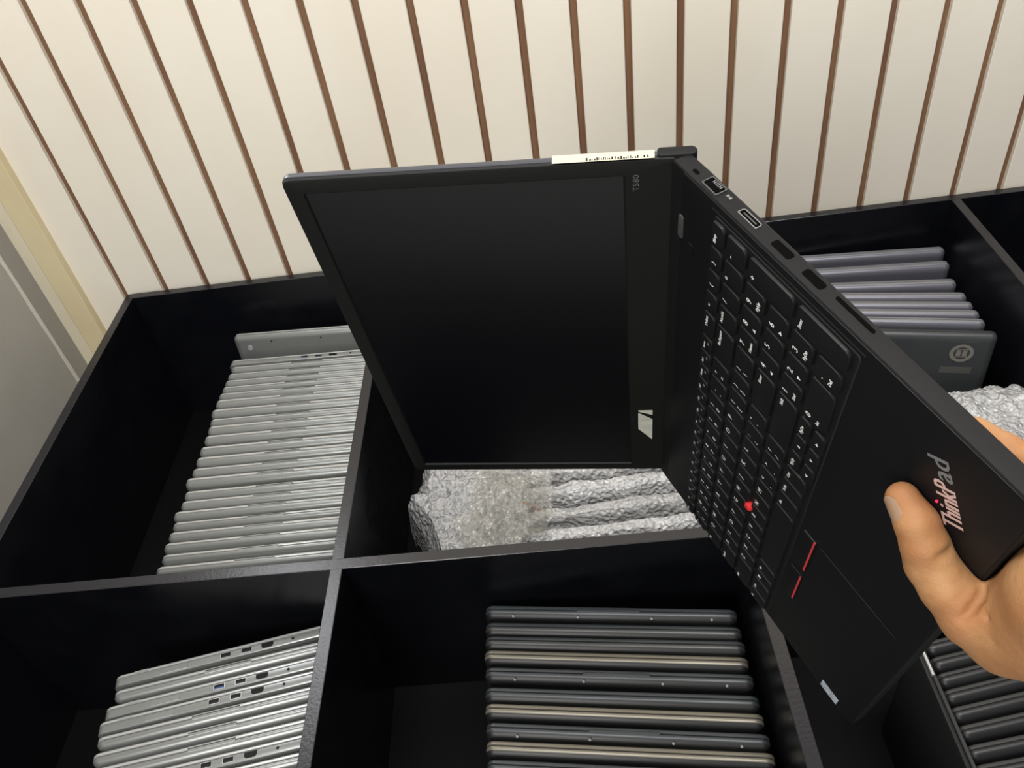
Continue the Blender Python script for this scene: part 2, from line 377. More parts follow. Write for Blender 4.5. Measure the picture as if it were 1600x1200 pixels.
# front middle bin
Cc = [(0.701,-0.722,-7.0,'dots','slate','slate'),(0.701,-0.748,-6.9,'plain','charcoal','slate'),(0.701,-0.768,-6.9,'plain','charcoal','slate'),(0.700,-0.788,-7.2,'plain','charcoal','champ'),(0.701,-0.812,-7.0,'dots','slate','slate'),(0.701,-0.839,-7.0,'plain','slate','slate'),(0.701,-0.860,-7.2,'plain','charcoal','champ'),(0.702,-0.884,-7.2,'dots','slate','slate'),(0.702,-0.906,-7.1,'plain','charcoal','champ'),(0.703,-0.928,-7.2,'plain','slate','slate')]
for i, (x, y, an, st, sh, ld) in enumerate(Cc):
    x2, y2 = reproj(x, y, -0.10, -0.092)
    m1 = {'slate': M['slate'], 'charcoal': M['charcoal_glint'] if ld != 'champ' else M['champagne']}[sh]; m2 = {'slate': M['slate_lid'], 'champ': M['champagne']}[ld]
    look = 'dark laptop with a champagne edge' if ld == 'champ' else ('slate laptop with round feet' if st == 'dots' else 'plain dark slate laptop')
    place_laptop(('C', st, sh, ld), (0.327, 0.2165, 0.0188, st, m1, m2, (), M['charcoal']), x2, y2, -0.092, an, '%s in the front middle bin, %s from the cross divider' % (look, ORD[i]), 'dark laptops in the front middle bin')  # charcoal underside leaves the slate and dark tops with a painted highlight
# rear bin on the right: right ends known
D = [(1.578,-0.037,-5.2,.020),(1.568,-0.083,-5.3,.021),(1.557,-0.140,-8.0,.021),(1.557,-0.182,-11.0,.019),(1.557,-0.209,-11.5,.018),(1.557,-0.234,-12.2,.018),(1.556,-0.258,-12.6,.018)]
for i, (x, y, an, t) in enumerate(D):
    x2, y2 = reproj(x, y, -0.09, -0.08); x2 = min(x2, X3 - 0.004)
    place_laptop(('D', t), (0.330, 0.228, t, 'plain', M['gunmetal_lid'], M['gunmetal_lid'], (), M['gunmetal']), x2, y2 , -0.08, an, 'grey laptop in the rear bin beyond the held keyboard, %s from the wall' % ORD[i], 'grey laptops in the rear right bin', anchor='r')  # lighter colour on the base top paints its highlight
root = place_laptop('D8', (0.330, 0.228, 0.018, 'plain', M['grey_lid'], M['grey_lid']), 1.5545, -0.3015, -0.082, -12.6, 'dark grey laptop with a round emblem on its lid beside the bubble wrap', 'grey laptops in the rear right bin', anchor='r', tilt=-2)
bm = bmesh.new()
yy = -0.0118
def ring(bm, cx, cz, r0, r1, y, n=40, sx=1.0):
    p0 = []; p1 = []
    for i in range(n):
        a = 2 * math.pi * i / n
        p0.append(bm.verts.new((cx + r0 * math.cos(a), y, cz + r0 * math.sin(a)))); p1.append(bm.verts.new((cx + r1 * math.cos(a), y, cz + r1 * math.sin(a))))
    for i in range(n): bm.faces.new((p0[i], p0[(i + 1) % n], p1[(i + 1) % n], p1[i]))
ex, ez = 0.165 - 0.050, -0.036
ring(bm, ex, ez, 0.0125, 0.0185, yy)
for s in (-1, 1):
    box(bm, ex + s * 0.0048 - 0.0036, ex + s * 0.0048 + 0.0036, yy, yy + 0.0004, ez - 0.0062, ez + 0.0062)
box(bm, ex - 0.010, ex + 0.010, yy - 0.0001, yy + 0.0004, ez + 0.0075, ez + 0.0087)
box(bm, ex - 0.010, ex + 0.010, yy - 0.0001, yy + 0.0004, ez - 0.0087, ez - 0.0075)
mesh_obj('lid_emblem', bm, M['emblem'], root)
bm = bmesh.new(); box(bm, 0.088, 0.137, yy, yy + 0.0004, -0.0795, -0.066); mesh_obj('sticker', bm, M['faint'], root)
bm = bmesh.new(); box(bm, 0.083, 0.138, yy, yy + 0.0003, -0.0138, -0.0130); mesh_obj('lid_line', bm, M['faint'], root)
# front bin on the right: left ends known
E_ = [(1.237,-0.829,9.0),(1.236,-0.850,9.0),(1.235,-0.8705,9.0),(1.234,-0.891,9.0),(1.233,-0.912,8.6),(1.233,-0.933,8.0),(1.232,-0.955,7.0),(1.232,-0.976,6.0),(1.232,-0.998,5.5)]
for i, (x, y, an) in enumerate(E_):
    x2, y2 = reproj(x, y, -0.10, -0.096)
    place_laptop('E', (0.325, 0.212, 0.0185, 'plain', M['charcoal'], M['charcoal_lid']), x2, y2, -0.096, an, 'black laptop in the front bin below the hand, %s from the cross divider' % ORD[i], 'black laptops in the front right bin')
root = empty('laptop', 'thin black laptop standing crosswise at the left ends of the black row below the hand', 'laptop', None)
ax = lambda x, y, z: (z, x, y)
bm = bmesh.new(); slab(bm, -0.33, 0, -0.222, 0, (0.008,) * 4, [(-0.004, 0.0012), (-0.003, 0), (0.0, 0), (0.001, 0.0015)], ax); mesh_obj('lid', bm, M['charcoal'], root, smooth=50)
bm = bmesh.new(); slab(bm, -0.33, 0, -0.222, 0, (0.008,) * 4, [(-0.0105, 0.002), (-0.0095, 0), (-0.0055, 0), (-0.0045, 0.0012)], ax); mesh_obj('base', bm, M['charcoal'], root, smooth=50)
bm = bmesh.new(); box(bm, -0.0045, -0.0015, -0.042, -0.006, -0.006, 0.0018, 0.0004, 1); mesh_obj('hinge', bm, M['silver_lid'], root, label='bright silver hinge')
root.location = (1.2295, -0.8305, -0.088)

# ------------------------------------------------------------------ bubble wrap
def bubble_mat(name, col, al=0.9, sc=150):
    m = mat(name, col, 0.18, spec=1.0, coat=1.0, alpha=al)
    nt = m.node_tree; b = nt.nodes['Principled BSDF']
    b.inputs['Coat Roughness'].default_value = 0.04; b.inputs['Transmission Weight'].default_value = 0.25
    tc = nt.nodes.new('ShaderNodeTexCoord')
    v = nt.nodes.new('ShaderNodeTexVoronoi'); v.inputs['Scale'].default_value = sc; v.feature = 'SMOOTH_F1'
    n = nt.nodes.new('ShaderNodeTexNoise'); n.inputs['Scale'].default_value = sc * 0.5; n.inputs['Detail'].default_value = 6
    ad = nt.nodes.new('ShaderNodeMath'); ad.operation = 'ADD'
    bp = nt.nodes.new('ShaderNodeBump'); bp.inputs['Strength'].default_value = 0.9; bp.inputs['Distance'].default_value = 0.006
    nt.links.new(tc.outputs['Object'], v.inputs['Vector']); nt.links.new(tc.outputs['Object'], n.inputs['Vector'])
    nt.links.new(v.outputs['Distance'], ad.inputs[0]); nt.links.new(n.outputs['Fac'], ad.inputs[1])
    nt.links.new(ad.outputs[0], bp.inputs['Height']); nt.links.new(bp.outputs[0], b.inputs['Normal']); nt.links.new(bp.outputs[0], b.inputs['Coat Normal'])
    return m
M['bubble'] = bubble_mat('bubble_wrap', (0.60, 0.60, 0.595), 0.84)
M['bubble2'] = bubble_mat('bubble_wrap_white', (0.68, 0.685, 0.69), 0.88, 170)
M['bag'] = bubble_mat('cloudy_plastic', (0.50, 0.49, 0.43), 0.38, 60)
def wrapped(name, x0, x1, y0, y1, z0, z1, rot, label, material, seed, amp=0.003, crown=0.008, taper=0.0, wrapname='wrap', nx=150, ny=None, left_shear=0.0, group=None, bub=0.0014):
    """a lumpy wrapped packet: superellipse cross-section swept along x with closed ends"""
    L, Wd = x1 - x0, y1 - y0
    bm = bmesh.new(); off = Vector((seed * 3.1, seed * 1.7, 0))
    nc = ny or 96
    rows = []
    for i in range(nx + 1):
        u = i / nx; e = min(1, min(u, 1 - u) / 0.05); k = math.sqrt(max(0, 1 - (1 - e) ** 2)) * 0.25 + 0.75 if e < 1 else 1
        if i in (0, nx): k = 0.6
        row = []
        for j in range(nc):
            a = 2 * math.pi * j / nc
            c_, s_ = math.cos(a), math.sin(a); p = 0.42
            yy = math.copysign(abs(c_) ** p, c_) * Wd / 2 * k; zz = math.copysign(abs(s_) ** p, s_) * (z1 - z0) / 2 * (0.96 + 0.04 * k)
            P = Vector((x0 + L * u + left_shear * (yy / Wd) * (1 - u), (y0 + y1) / 2 + yy, (z0 + z1) / 2 + zz))
            nrm = Vector((0, c_, s_)) if 0 < u < 1 else Vector((1 if u else -1, 0, 0))
            nrm.normalize()
            d = noise.fractal(P * 22 + off, 1.0, 2.0, 4) * amp * 1.8 + abs(noise.noise(Vector((P.x * 14, P.y * 60, P.z * 30)) + off)) * amp
            sx = (i * L / nx) / 0.0085; sy = (j * 2 * (Wd + z1 - z0) / nc) / 0.0085
            hx = sx + 0.5 * (int(math.floor(sy)) % 2)
            d += bub * max(0, 1 - 4 * ((hx % 1 - 0.5) ** 2 + (sy % 1 - 0.5) ** 2))
            row.append(bm.verts.new(P + nrm * d))
        rows.append(row)
    for a, b in zip(rows, rows[1:]):
        for j in range(nc): bm.faces.new((a[j], a[(j + 1) % nc], b[(j + 1) % nc], b[j]))
    for row, sgn in ((rows[0], -1), (rows[-1], 1)):
        cen = Vector((0, 0, 0))
        for v in row: cen += v.co
        cv = bm.verts.new(cen / nc + Vector((sgn * 0.003, 0, 0)))
        for j in range(nc): bm.faces.new((row[j], row[(j + 1) % nc], cv))
    cxy = Vector(((x0 + x1) / 2, (y0 + y1) / 2, 0))
    R_ = Matrix.Rotation(math.radians(rot), 4, 'Z')
    for v in bm.verts: v.co = R_ @ (v.co - cxy)
    o = mesh_obj(name, bm, material, smooth=60); o.location = cxy
    tag(o, label, 'bubble wrapped packet', group)
    return o
BOT = -DEPTH + 0.001
G = 'bubble wrapped packets in the rear middle bin'
wrapped('wrapped_packet', 0.640, 0.99, -0.447, -0.412, BOT, -0.118, 2, 'bubble wrapped packet in the rear middle bin, nearest the lid of the held laptop', M['bubble'], 1, group=G)
wrapped('wrapped_packet', 0.640, 1.015, -0.488, -0.458, BOT, -0.110, 2, 'bubble wrapped packet in the rear middle bin, just in front of the rearmost one', M['bubble'], 2, group=G)
wrapped('wrapped_packet', 0.640, 1.020, -0.529, -0.501, BOT, -0.112, 2, 'bubble wrapped packet in the middle of the row in the rear middle bin', M['bubble2'], 3, group=G)
wrapped('wrapped_packet', 0.640, 1.020, -0.568, -0.541, BOT, -0.118, 2, 'bubble wrapped packet half under the cloudy plastic in the rear middle bin', M['bubble'], 4, group=G)
wrapped('wrapped_packet', 0.640, 1.022, -0.605, -0.581, BOT, -0.120, 1.2, 'slim bubble wrapped packet, second from the cross divider in the rear middle bin', M['bubble2'], 5, group=G)
wrapped('wrapped_packet', 0.640, 1.020, -0.660, -0.622, BOT, -0.130, 0.5, 'bubble wrapped packet against the cross divider in the rear middle bin', M['bubble'], 6, group=G)
def drape(name, corners, nx, ny, hfun, material, label, cat, seed, amp, thick=0.0015, bulge=0.0, bub=0.0, ragged=0.006):
    bm = bmesh.new(); off = Vector((seed * 5.3, seed, 0)); rows = []
    c00, c10, c11, c01 = [Vector(c) for c in corners]
    for i in range(nx + 1):
        u = i / nx; row = []
        for j in range(ny + 1):
            v = j / ny
            P = c00 * (1 - u) * (1 - v) + c10 * u * (1 - v) + c11 * u * v + c01 * (1 - u) * v
            e = Vector((noise.noise(P * 30 + off), noise.noise(P * 30 + off + Vector((9, 0, 0))), 0)) * ragged
            P = P + e; P.z += hfun(u, v); P.x -= bulge * (1 - u) ** 3 * math.exp(-((v - 0.64) / 0.16) ** 2)
            if bub:
                sx_ = P.x / 0.0085; sy_ = P.y / 0.0085; sx_ += 0.5 * (int(math.floor(sy_)) % 2)
                P.z += bub * max(0, 1 - 4 * ((sx_ % 1 - 0.5) ** 2 + (sy_ % 1 - 0.5) ** 2))
            P.z += (noise.fractal(Vector((P.x * 30, P.y * 30, 0)) + off, 1.0, 2.0, 5)) * amp + abs(noise.noise(Vector((P.x * 75, P.y * 75, 3)) + off)) * amp * 0.8
            row.append(bm.verts.new(P))
        rows.append(row)
    for a, b in zip(rows, rows[1:]):
        for j in range(ny): bm.faces.new((a[j], a[j + 1], b[j + 1], b[j]))
    bmesh.ops.solidify(bm, geom=bm.faces[:], thickness=thick)
    o = mesh_obj(name, bm, material, smooth=60)
    tag(o, label, cat); return o
# sheet folded over the left ends of the packets, its front corner tucked down
def hs(u, v):
    h = 0.004 * math.sin(v * 9 + u * 4) - 0.006 * u
    e = max(0.0, 0.20 - u - 0.35 * abs(v - 0.62)) if v > 0.62 else max(0.0, 0.30 * (0.62 - v) + 0.08 - u)
    return h - 0.75 * e * 0.5 - 0.05 * max(0, (0.03 - u) / 0.03)
SH = ((0.606, -0.668, -0.098), (0.760, -0.655, -0.104), (0.775, -0.415, -0.092), (0.600, -0.420, -0.092))
drape('bubble_wrap_sheet', SH, 150, 190, hs, M['bubble2'], 'bubble wrap sheet folded over the left ends of the packets in the rear middle bin', 'bubble wrap', 3, 0.006, bulge=0.036, bub=0.0016)
drape('plastic_bag', ((0.672, -0.625, -0.088), (0.792, -0.612, -0.090), (0.808, -0.500, -0.084), (0.690, -0.480, -0.080)), 90, 90, lambda u, v: 0.012 * math.sin(math.pi * u) * math.sin(math.pi * v), M['bag'], 'crumpled cloudy yellowish plastic bag lying on the bubble wrap', 'plastic bag', 8, 0.012, 0.0005, ragged=0.020)
bm = bmesh.new()
for k in range(7):
    box(bm, -0.016 + k * 0.0046, -0.0135 + k * 0.0046, -0.0025 + 0.0012 * (k % 3), 0.0018 - 0.0008 * (k % 2), 0, 0.0006)
tw = mesh_obj('torn_tape', bm, mat('brown_tape', (0.20, 0.09, 0.05), 0.4)); tw.location = (0.775, -0.583, -0.066); tw.rotation_euler = (0, 0, math.radians(-38))
tag(tw, 'small scrap of torn brown tape on the plastic bag', 'tape')
wrapped('wrapped_packet', 1.440, 1.572, -0.640, -0.372, BOT, -0.112, 0, 'large white bubble wrapped bundle in the rear right bin beside the fingers', M['bubble2'], 9, amp=0.006, nx=90, ny=260, left_shear=-0.05, bub=0.0018)

# ------------------------------------------------------------------ the held laptop
MW = Matrix(((-0.01370246, -0.41505076, -0.90969506, 0.92328493), (-0.22719818, 0.88727623, -0.40139989, -0.83626097), (0.97375214, 0.20118089, -0.10645664, 0.26838387), (0, 0, 0, 1)))
W, Dp = 0.366, 0.2526
lap = empty('laptop', 'open black laptop with a numeric keypad held sideways in one hand above the bins', 'laptop', mw=MW)
bm = bmesh.new()
slab(bm, 0, W, -Dp, 0.004, (0.003, 0.003, 0.010, 0.010), [(0.0, 0.0009), (-0.0006, 0.0001), (-0.0035, 0.0), (-0.0108, 0.0004), (-0.0135, 0.004), (-0.018, 0.010)], seg=8)
mesh_obj('base', bm, M['shell'], lap, smooth=30)
bm = bmesh.new()
slab(bm, 0.0012, W - 0.0012, -Dp + 0.0012, -0.0075, (0.002, 0.002, 0.009, 0.009), [(-0.0004, 0.0), (0.0003, 0.0003), (0.0004, 0.0012)], seg=8)
mesh_obj('palm_rest', bm, M['deck'], lap, smooth=30)
kx0, kx1, ky0, ky1 = 0.0030, 0.3572, -0.1540, -0.0385
bm = bmesh.new()
slab(bm, kx0, kx1, ky0, ky1, 0.003, [(0.0004, 0.0), (0.0009, 0.0006), (0.0009, 0.0012), (0.0005, 0.0016)], mi=0)
kb = mesh_obj('keyboard', bm, [M['well']], lap, smooth=30)
# raised thin strip between keyboard and right edge
bm = bmesh.new(); box(bm, 0.3592, 0.3602, -0.156, -0.036, 0.0, 0.0010, 0.0002, 1); mesh_obj('keyboard_rail', bm, M['deck'], lap)
KEYS = []   # (x0,x1,y0,y1,kind, legends)
def K(x0, x1, y0, y1, *leg): KEYS.append((x0 / 1000, x1 / 1000, -y1 / 1000, -y0 / 1000, leg))
R0, R1, R2, R3, R4, R5 = (40.0, 50.6), (53.3, 69.7), (72.9, 89.3), (92.5, 108.9), (112.1, 128.5), (131.7, 149.6)
fl = ['Esc', 'F1', 'F2', 'F3', 'F4', 'F5', 'F6', 'F7', 'F8', 'F9', 'F10', 'F11', 'F12', 'Home', 'End', 'Insert', 'Delete']
K(4.5, 22.0, *R0, ('w', 'Esc'))
for i in range(15): K(24.2 + i * 15.55, 37.9 + i * 15.55, *R0, ('f', fl[i + 1]))
K(257.6, 279, *R0, ('r', 'Delete'))
for i, s in enumerate(('=', '(', ')')): K(282.2 + i * 18.8, 298.2 + i * 18.8, *R0, ('c', s))
K(338.6, 354.6, *R0, ('w', 'Bksp'))
K(4.5, 17.1, *R1, ('n', '~', '`'))
for i, (a_, b_) in enumerate(zip('!@#$%^&*()_+', '1234567890-=')): K(20.1 + 19 * i, 36.1 + 19 * i, *R1, ('n', a_, b_))
K(248.1, 279, *R1, ('r', 'Backspace'))
for i, s in enumerate(('NumLk', '/', '*', '-')): K(282.2 + i * 18.8, 298.2 + i * 18.8, *R1, (('w' if len(s) > 1 else 'b'), s))
K(4.5, 26.6, *R2, ('w', 'Tab'))
for i, s in enumerate('QWERTYUIOP'): K(29.6 + 19 * i, 45.6 + 19 * i, *R2, ('b', s))
for i, (a_, b_) in enumerate((('{', '['), ('}', ']'), ('|', '\\'))): K(219.6 + 19 * i, (235.6 + 19 * i) if i < 2 else 279, *R2, ('n', a_, b_))
for i, (s, s2) in enumerate((('7', 'Home'), ('8', '^'), ('9', 'PgUp'))): K(282.2 + i * 18.8, 298.2 + i * 18.8, *R2, ('p', s, s2))
K(338.6, 354.6, R2[0], R3[1], ('b', '+'))
K(4.5, 31.3, *R3, ('w', 'CapsLk'))
for i, s in enumerate('ASDFGHJKL'): K(34.35 + 19 * i, 50.35 + 19 * i, *R3, ('b', s))
for i, (a_, b_) in enumerate(((':', ';'), ('"', "'"))): K(205.35 + 19 * i, 221.35 + 19 * i, *R3, ('n', a_, b_))
K(243.35, 279, *R3, ('r', 'Enter'))
for i, (s, s2) in enumerate((('4', '<'), ('5', ''), ('6', '>'))): K(282.2 + i * 18.8, 298.2 + i * 18.8, *R3, ('p', s, s2))
K(4.5, 40.8, *R4, ('w', 'Shift'))
for i, s in enumerate('ZXCVBNM'): K(43.85 + 19 * i, 59.85 + 19 * i, *R4, ('b', s))
for i, (a_, b_) in enumerate((('<', ','), ('>', '.'), ('?', '/'))): K(176.85 + 19 * i, 192.85 + 19 * i, *R4, ('n', a_, b_))
K(233.85, 279, *R4, ('r', 'Shift'))
for i, (s, s2) in enumerate((('1', 'End'), ('2', 'v'), ('3', 'PgDn'))): K(282.2 + i * 18.8, 298.2 + i * 18.8, *R4, ('p', s, s2))
K(338.6, 354.6, R4[0], R5[1], ('w', 'Enter'))
K(4.5, 20, *R5, ('w', 'Fn')); K(23, 42, *R5, ('w', 'Ctrl')); K(45, 58, *R5, ('sq',)); K(61, 77, *R5, ('w', 'Alt')); K(80, 171, *R5)
K(174, 190, *R5, ('w', 'Alt')); K(192.5, 207.6, *R5, ('w', 'PrtSc')); K(210, 223.4, *R5, ('w', 'Ctrl'))
K(226, 241.6, 131.7, 140.6, ('w', 'PgUp')); K(244.2, 260, 131.7, 140.6, ('up',)); K(262.6, 278.6, 131.7, 140.6, ('w', 'PgDn'))
K(226, 241.6, 143.0, 152.0, ('le',)); K(244.2, 260, 143.0, 152.0, ('dn',)); K(262.6, 278.6, 143.0, 152.0, ('ri',))
K(282.2, 317, *R5, ('p', '0', 'Ins')); K(319.8, 335.8, *R5, ('p', '.', 'Del'))
ZT = 0.0027
for (x0, x1, y0, y1, leg) in KEYS:
    bm = bmesh.new()
    h = y1 - y0; rb = min(0.0045, h * 0.4)
    slab(bm, x0, x1, y0, y1, (0.0010, 0.0010, rb, rb), [(0.0006, -0.0002), (0.0024, 0.0), (0.00262, 0.00015), (ZT, 0.0005)], mi=0, seg=5)
    fn = lambda ox, oy: (lambda u, v, e=0: (x0 + ox + u, y1 - oy + v, ZT + 0.00006 + e))
    for l in leg:
        k = l[0]
        if k == 'b': text(bm, l[1], fn(0.0026, 0.0062), 1, height=0.0042, bold=0.00009)
        elif k == 'w': text(bm, l[1], fn(0.0022, 0.0046 if h > 0.012 else 0.0042), 1, height=0.0023, bold=0.00014)
        elif k == 'r': text(bm, l[1], (lambda u, v, e=0: (x1 - 0.0030 + u, y1 - (0.0052 if h > 0.012 else 0.0042) + v, ZT + 0.00006 + e)), 1, height=0.0024, align='r', bold=0.00014)
        elif k == 'f':
            text(bm, l[1], fn(0.0020, 0.0040), 1, height=0.0019, bold=0.00010)
            bx, by = x0 + 0.0078, y1 - 0.0078
            box(bm, bx, bx + 0.0022, by, by + 0.0016, ZT, ZT + 0.00006, mi=2)
        elif k == 'c': text(bm, l[1], fn(0.0045, 0.0055), 1, height=0.0030, bold=0.00015)
        elif k == 'n':
            text(bm, l[1], fn(0.0028, 0.0058), 1, height=0.0033, bold=0.00008)
            text(bm, l[2], fn(0.0028, 0.0128), 1, height=0.0036, bold=0.00009)
        elif k == 'p':
            text(bm, l[1], fn(0.0026, 0.0064), 1, height=0.0044, bold=0.00012)
            if len(l[2]) > 1: text(bm, l[2], fn(0.0028, 0.0128), 1, height=0.0024, bold=0.00016)
            elif l[2]:
                cx, cy, q = x0 + 0.0042, y1 - 0.0118, 0.0014
                d_ = {'^': (0, 1), 'v': (0, -1), '<': (-1, 0), '>': (1, 0)}[l[2]]
                t_ = (-d_[1], d_[0])
                poly(bm, [(cx + d_[0] * q, cy + d_[1] * q, ZT + 0.00006), (cx - d_[0] * q + t_[0] * q, cy - d_[1] * q + t_[1] * q, ZT + 0.00006), (cx - d_[0] * q - t_[0] * q, cy - d_[1] * q - t_[1] * q, ZT + 0.00006)], 1)
        elif k in ('up', 'dn', 'le', 'ri'):
            cx, cy, q = x0 + 0.0068, (y0 + y1) / 2, 0.0012
            d_ = {'up': (0, 1), 'dn': (0, -1), 'le': (-1, 0), 'ri': (1, 0)}[k]; t_ = (-d_[1], d_[0])
            poly(bm, [(cx + d_[0] * q, cy + d_[1] * q, ZT + 0.00006), (cx - d_[0] * q + t_[0] * q, cy - d_[1] * q + t_[1] * q, ZT + 0.00006), (cx - d_[0] * q - t_[0] * q, cy - d_[1] * q - t_[1] * q, ZT + 0.00006)], 1)
        elif k == 'sq':
            for a_ in (0, 1):
                for b_ in (0, 1): box(bm, x0 + 0.003 + a_ * 0.0016, x0 + 0.0044 + a_ * 0.0016, y1 - 0.0062 + b_ * 0.0016, y1 - 0.0048 + b_ * 0.0016, ZT, ZT + 0.00006, mi=1)
    mesh_obj('key', bm, [M['key'], M['legend'], M['print']], kb, smooth=35)
# pointing nub, its buttons and the touchpad
bm = bmesh.new(); cyl(bm, (0.12785, -0.1105, 0.0024), (0, 0, 1), 0.0036, 0.0048, 24); 
bmesh.ops.bevel(bm, geom=[e for e in bm.edges if all(v.co.z > 0.004 for v in e.verts)], offset=0.0008, segments=3, affect='EDGES')
mesh_obj('pointing_nub', bm, M['red'], lap, smooth=40, label='red rubber nub between the keys')
for x0, x1, rx0, rx1 in ((0.0745, 0.1185, 0.0765, 0.1175), (0.1290, 0.1745, 0.1295, 0.1745)):
    bm = bmesh.new(); slab(bm, x0, x1, -0.1695, -0.157, 0.001, [(0.0003, 0), (0.0013, 0.0002), (0.0016, 0.0008)]); b_ = mesh_obj('click_button', bm, M['deck'], lap, smooth=35)
    bm = bmesh.new(); box(bm, rx0, rx1, -0.1690, -0.1677, 0.001, 0.00172); mesh_obj('red_stripe', bm, M['red_line'], b_)
bm = bmesh.new(); slab(bm, 0.1192, 0.1283, -0.1695, -0.157, 0.001, [(0.0003, 0), (0.0011, 0.0002), (0.0013, 0.0008)]); mesh_obj('scroll_button', bm, M['deck'], lap, smooth=35)
bm = bmesh.new(); slab(bm, 0.0745, 0.1745, -0.240, -0.1705, 0.003, [(0.0003, 0), (0.0006, 0.0001), (0.0006, 0.0006)]); mesh_obj('touchpad', bm, M['deck'], lap, smooth=35)
bm = bmesh.new(); slab(bm, 0.314, 0.3325, -0.0108, -0.0058, 0.002, [(0.0003, 0), (0.0009, 0.0002), (0.0010, 0.0005)]); mesh_obj('grey_slot', bm, M['slotgrey'], lap, smooth=35, label='small grey slot beside the hinge')
bm = bmesh.new(); cyl(bm, (0.3125, -0.0175, 0.0007), (0, 0, 1), 0.0050, 0.0008, 28); bmesh.ops.bevel(bm, geom=bm.edges[:], offset=0.0002, segments=1); pb = mesh_obj('power_button', bm, M['deck'], lap, smooth=35)
# stickers and the slanted logo
bm = bmesh.new(); box(bm, 0.0035, 0.0145, -0.2350, -0.2175, 0.0003, 0.0006); mesh_obj('maker_sticker', bm, M['bluefoil'], lap, label='small silvery blue sticker at the front corner')
bm = bmesh.new()
an = math.radians(35); ca, sa = math.cos(an), math.sin(an); ox, oy = 0.3135, -0.2345
def lf(u0):
    def f(u, v, e=0):
        s_ = 0.06 * v
        uu = u0 + u + s_
        return (ox + ca * uu - sa * v, oy + sa * uu + ca * v, 0.00055 + e)
    return f
text(bm, 'ThinkP', lf(0.0), 0, height=0.0122, width=0.0262, bold=0.00035)
text(bm, 'ad', lf(0.0275), 1, height=0.0122, width=0.0118, bold=0.00035)
mesh_obj('logo', bm, [M['logo_glow'], M['logo_grey']], lap, label='slanted silver logo lettering')
bm = bmesh.new(); P_ = lf(0.0122)(0, 0.0128); cyl(bm, (P_[0], P_[1], 0.0008), (0, 0, 1), 0.0007, 0.0006, 16); mesh_obj('logo_light', bm, M['led'], lap, label='tiny glowing red dot over the logo')
# ports along the right side
def port(nm, y0, y1, z0, z1, kind):
    bm = bmesh.new(); X_ = W - 0.0002
    if kind == 'slot':
        slab(bm, y0, y1, z0, z1, min(0.0015, (z1 - z0) / 2.1), [(X_ - 0.001, 0), (X_ + 0.00035, 0)], axes=lambda a, b, c: (c, a, b), mi=0)
    elif kind == 'metal':
        slab(bm, y0, y1, z0, z1, (0.0006, 0.0006, 0.0018, 0.0018), [(X_ - 0.001, 0), (X_ + 0.0005, 0), (X_ + 0.0005, 0.0006)], axes=lambda a, b, c: (c, a, b), mi=1, caps=(True, False))
        slab(bm, y0, y1, z0, z1, (0.0006, 0.0006, 0.0018, 0.0018), [(X_ - 0.001, 0.0006), (X_ + 0.0002, 0.0006)], axes=lambda a, b, c: (c, a, b), mi=0)
        box(bm, X_ - 0.001, X_ + 0.0004, y0 + 0.0025, y1 - 0.0025, (z0 + z1) / 2 - 0.0004, (z0 + z1) / 2 + 0.0004, mi=2)
    elif kind == 'lan':
        slab(bm, y0, y1, z0, z1, 0.0008, [(X_ - 0.001, 0), (X_ + 0.0008, 0), (X_ + 0.0008, 0.0008)], axes=lambda a, b, c: (c, a, b), mi=2, caps=(True, False))
        slab(bm, y0, y1, z0, z1, 0.0008, [(X_ - 0.001, 0.0008), (X_ + 0.0003, 0.0008)], axes=lambda a, b, c: (c, a, b), mi=0)
        for q in range(6): box(bm, X_, X_ + 0.0006, y0 + 0.003 + q * 0.0013, y0 + 0.0035 + q * 0.0013, z0 + 0.001, z0 + 0.003, mi=1)
    mesh_obj(nm, bm, [M['slot_black'], M['port_metal'], M['slotgrey']], lap, smooth=35)
port('lock_slot', -0.0155, -0.0105, -0.0058, -0.0034, 'slot')
port('network_port', -0.0350, -0.0215, -0.0098, -0.0018, 'lan')
port('display_port', -0.0665, -0.0510, -0.0088, -0.0040, 'metal')
port('usb_port', -0.0925, -0.0785, -0.0088, -0.0038, 'slot')
port('usb_port', -0.1165, -0.1025, -0.0088, -0.0038, 'slot')
port('card_slot', -0.1500, -0.1240, -0.0088, -0.0066, 'slot')
bm = bmesh.new()
for q in range(2): box(bm, W - 0.0003, W + 0.0002, -0.0415 + q * 0.0022, -0.0400 + q * 0.0022, -0.0080, -0.0064)
mesh_obj('port_symbol', bm, M['print'], lap)
# the lid
PHI = 2.11629543; LH = 0.2362
lidm = Matrix(((1, 0, 0, 0), (0, -math.cos(PHI), -math.sin(PHI), 0.00342), (0, math.sin(PHI), -math.cos(PHI), -0.00208), (0, 0, 0, 1)))
# lid frame: x along width, y up the lid, z = away from the viewer side (back) is negative
def L2(x, s, n):       # n>0 towards the viewer
    d = Vector((0, -math.cos(PHI), math.sin(PHI))); nn = Vector((0, -math.sin(PHI), -math.cos(PHI)))
    return Vector((x, 0.00342, -0.00208)) + d * s + nn * n
axl = lambda x, y, z: L2(x, y, z)
bm = bmesh.new()
slab(bm, 0.0, W, -0.0035, LH, (0.006, 0.006, 0.002, 0.002), [(-0.0075, 0.0022), (-0.0068, 0.0006), (-0.0055, 0.0), (-0.0026, 0.0), (-0.0023, 0.0005)], axes=axl, seg=8)
mesh_obj('lid', bm, M['lid_edge'], lap, smooth=35)
bm = bmesh.new()
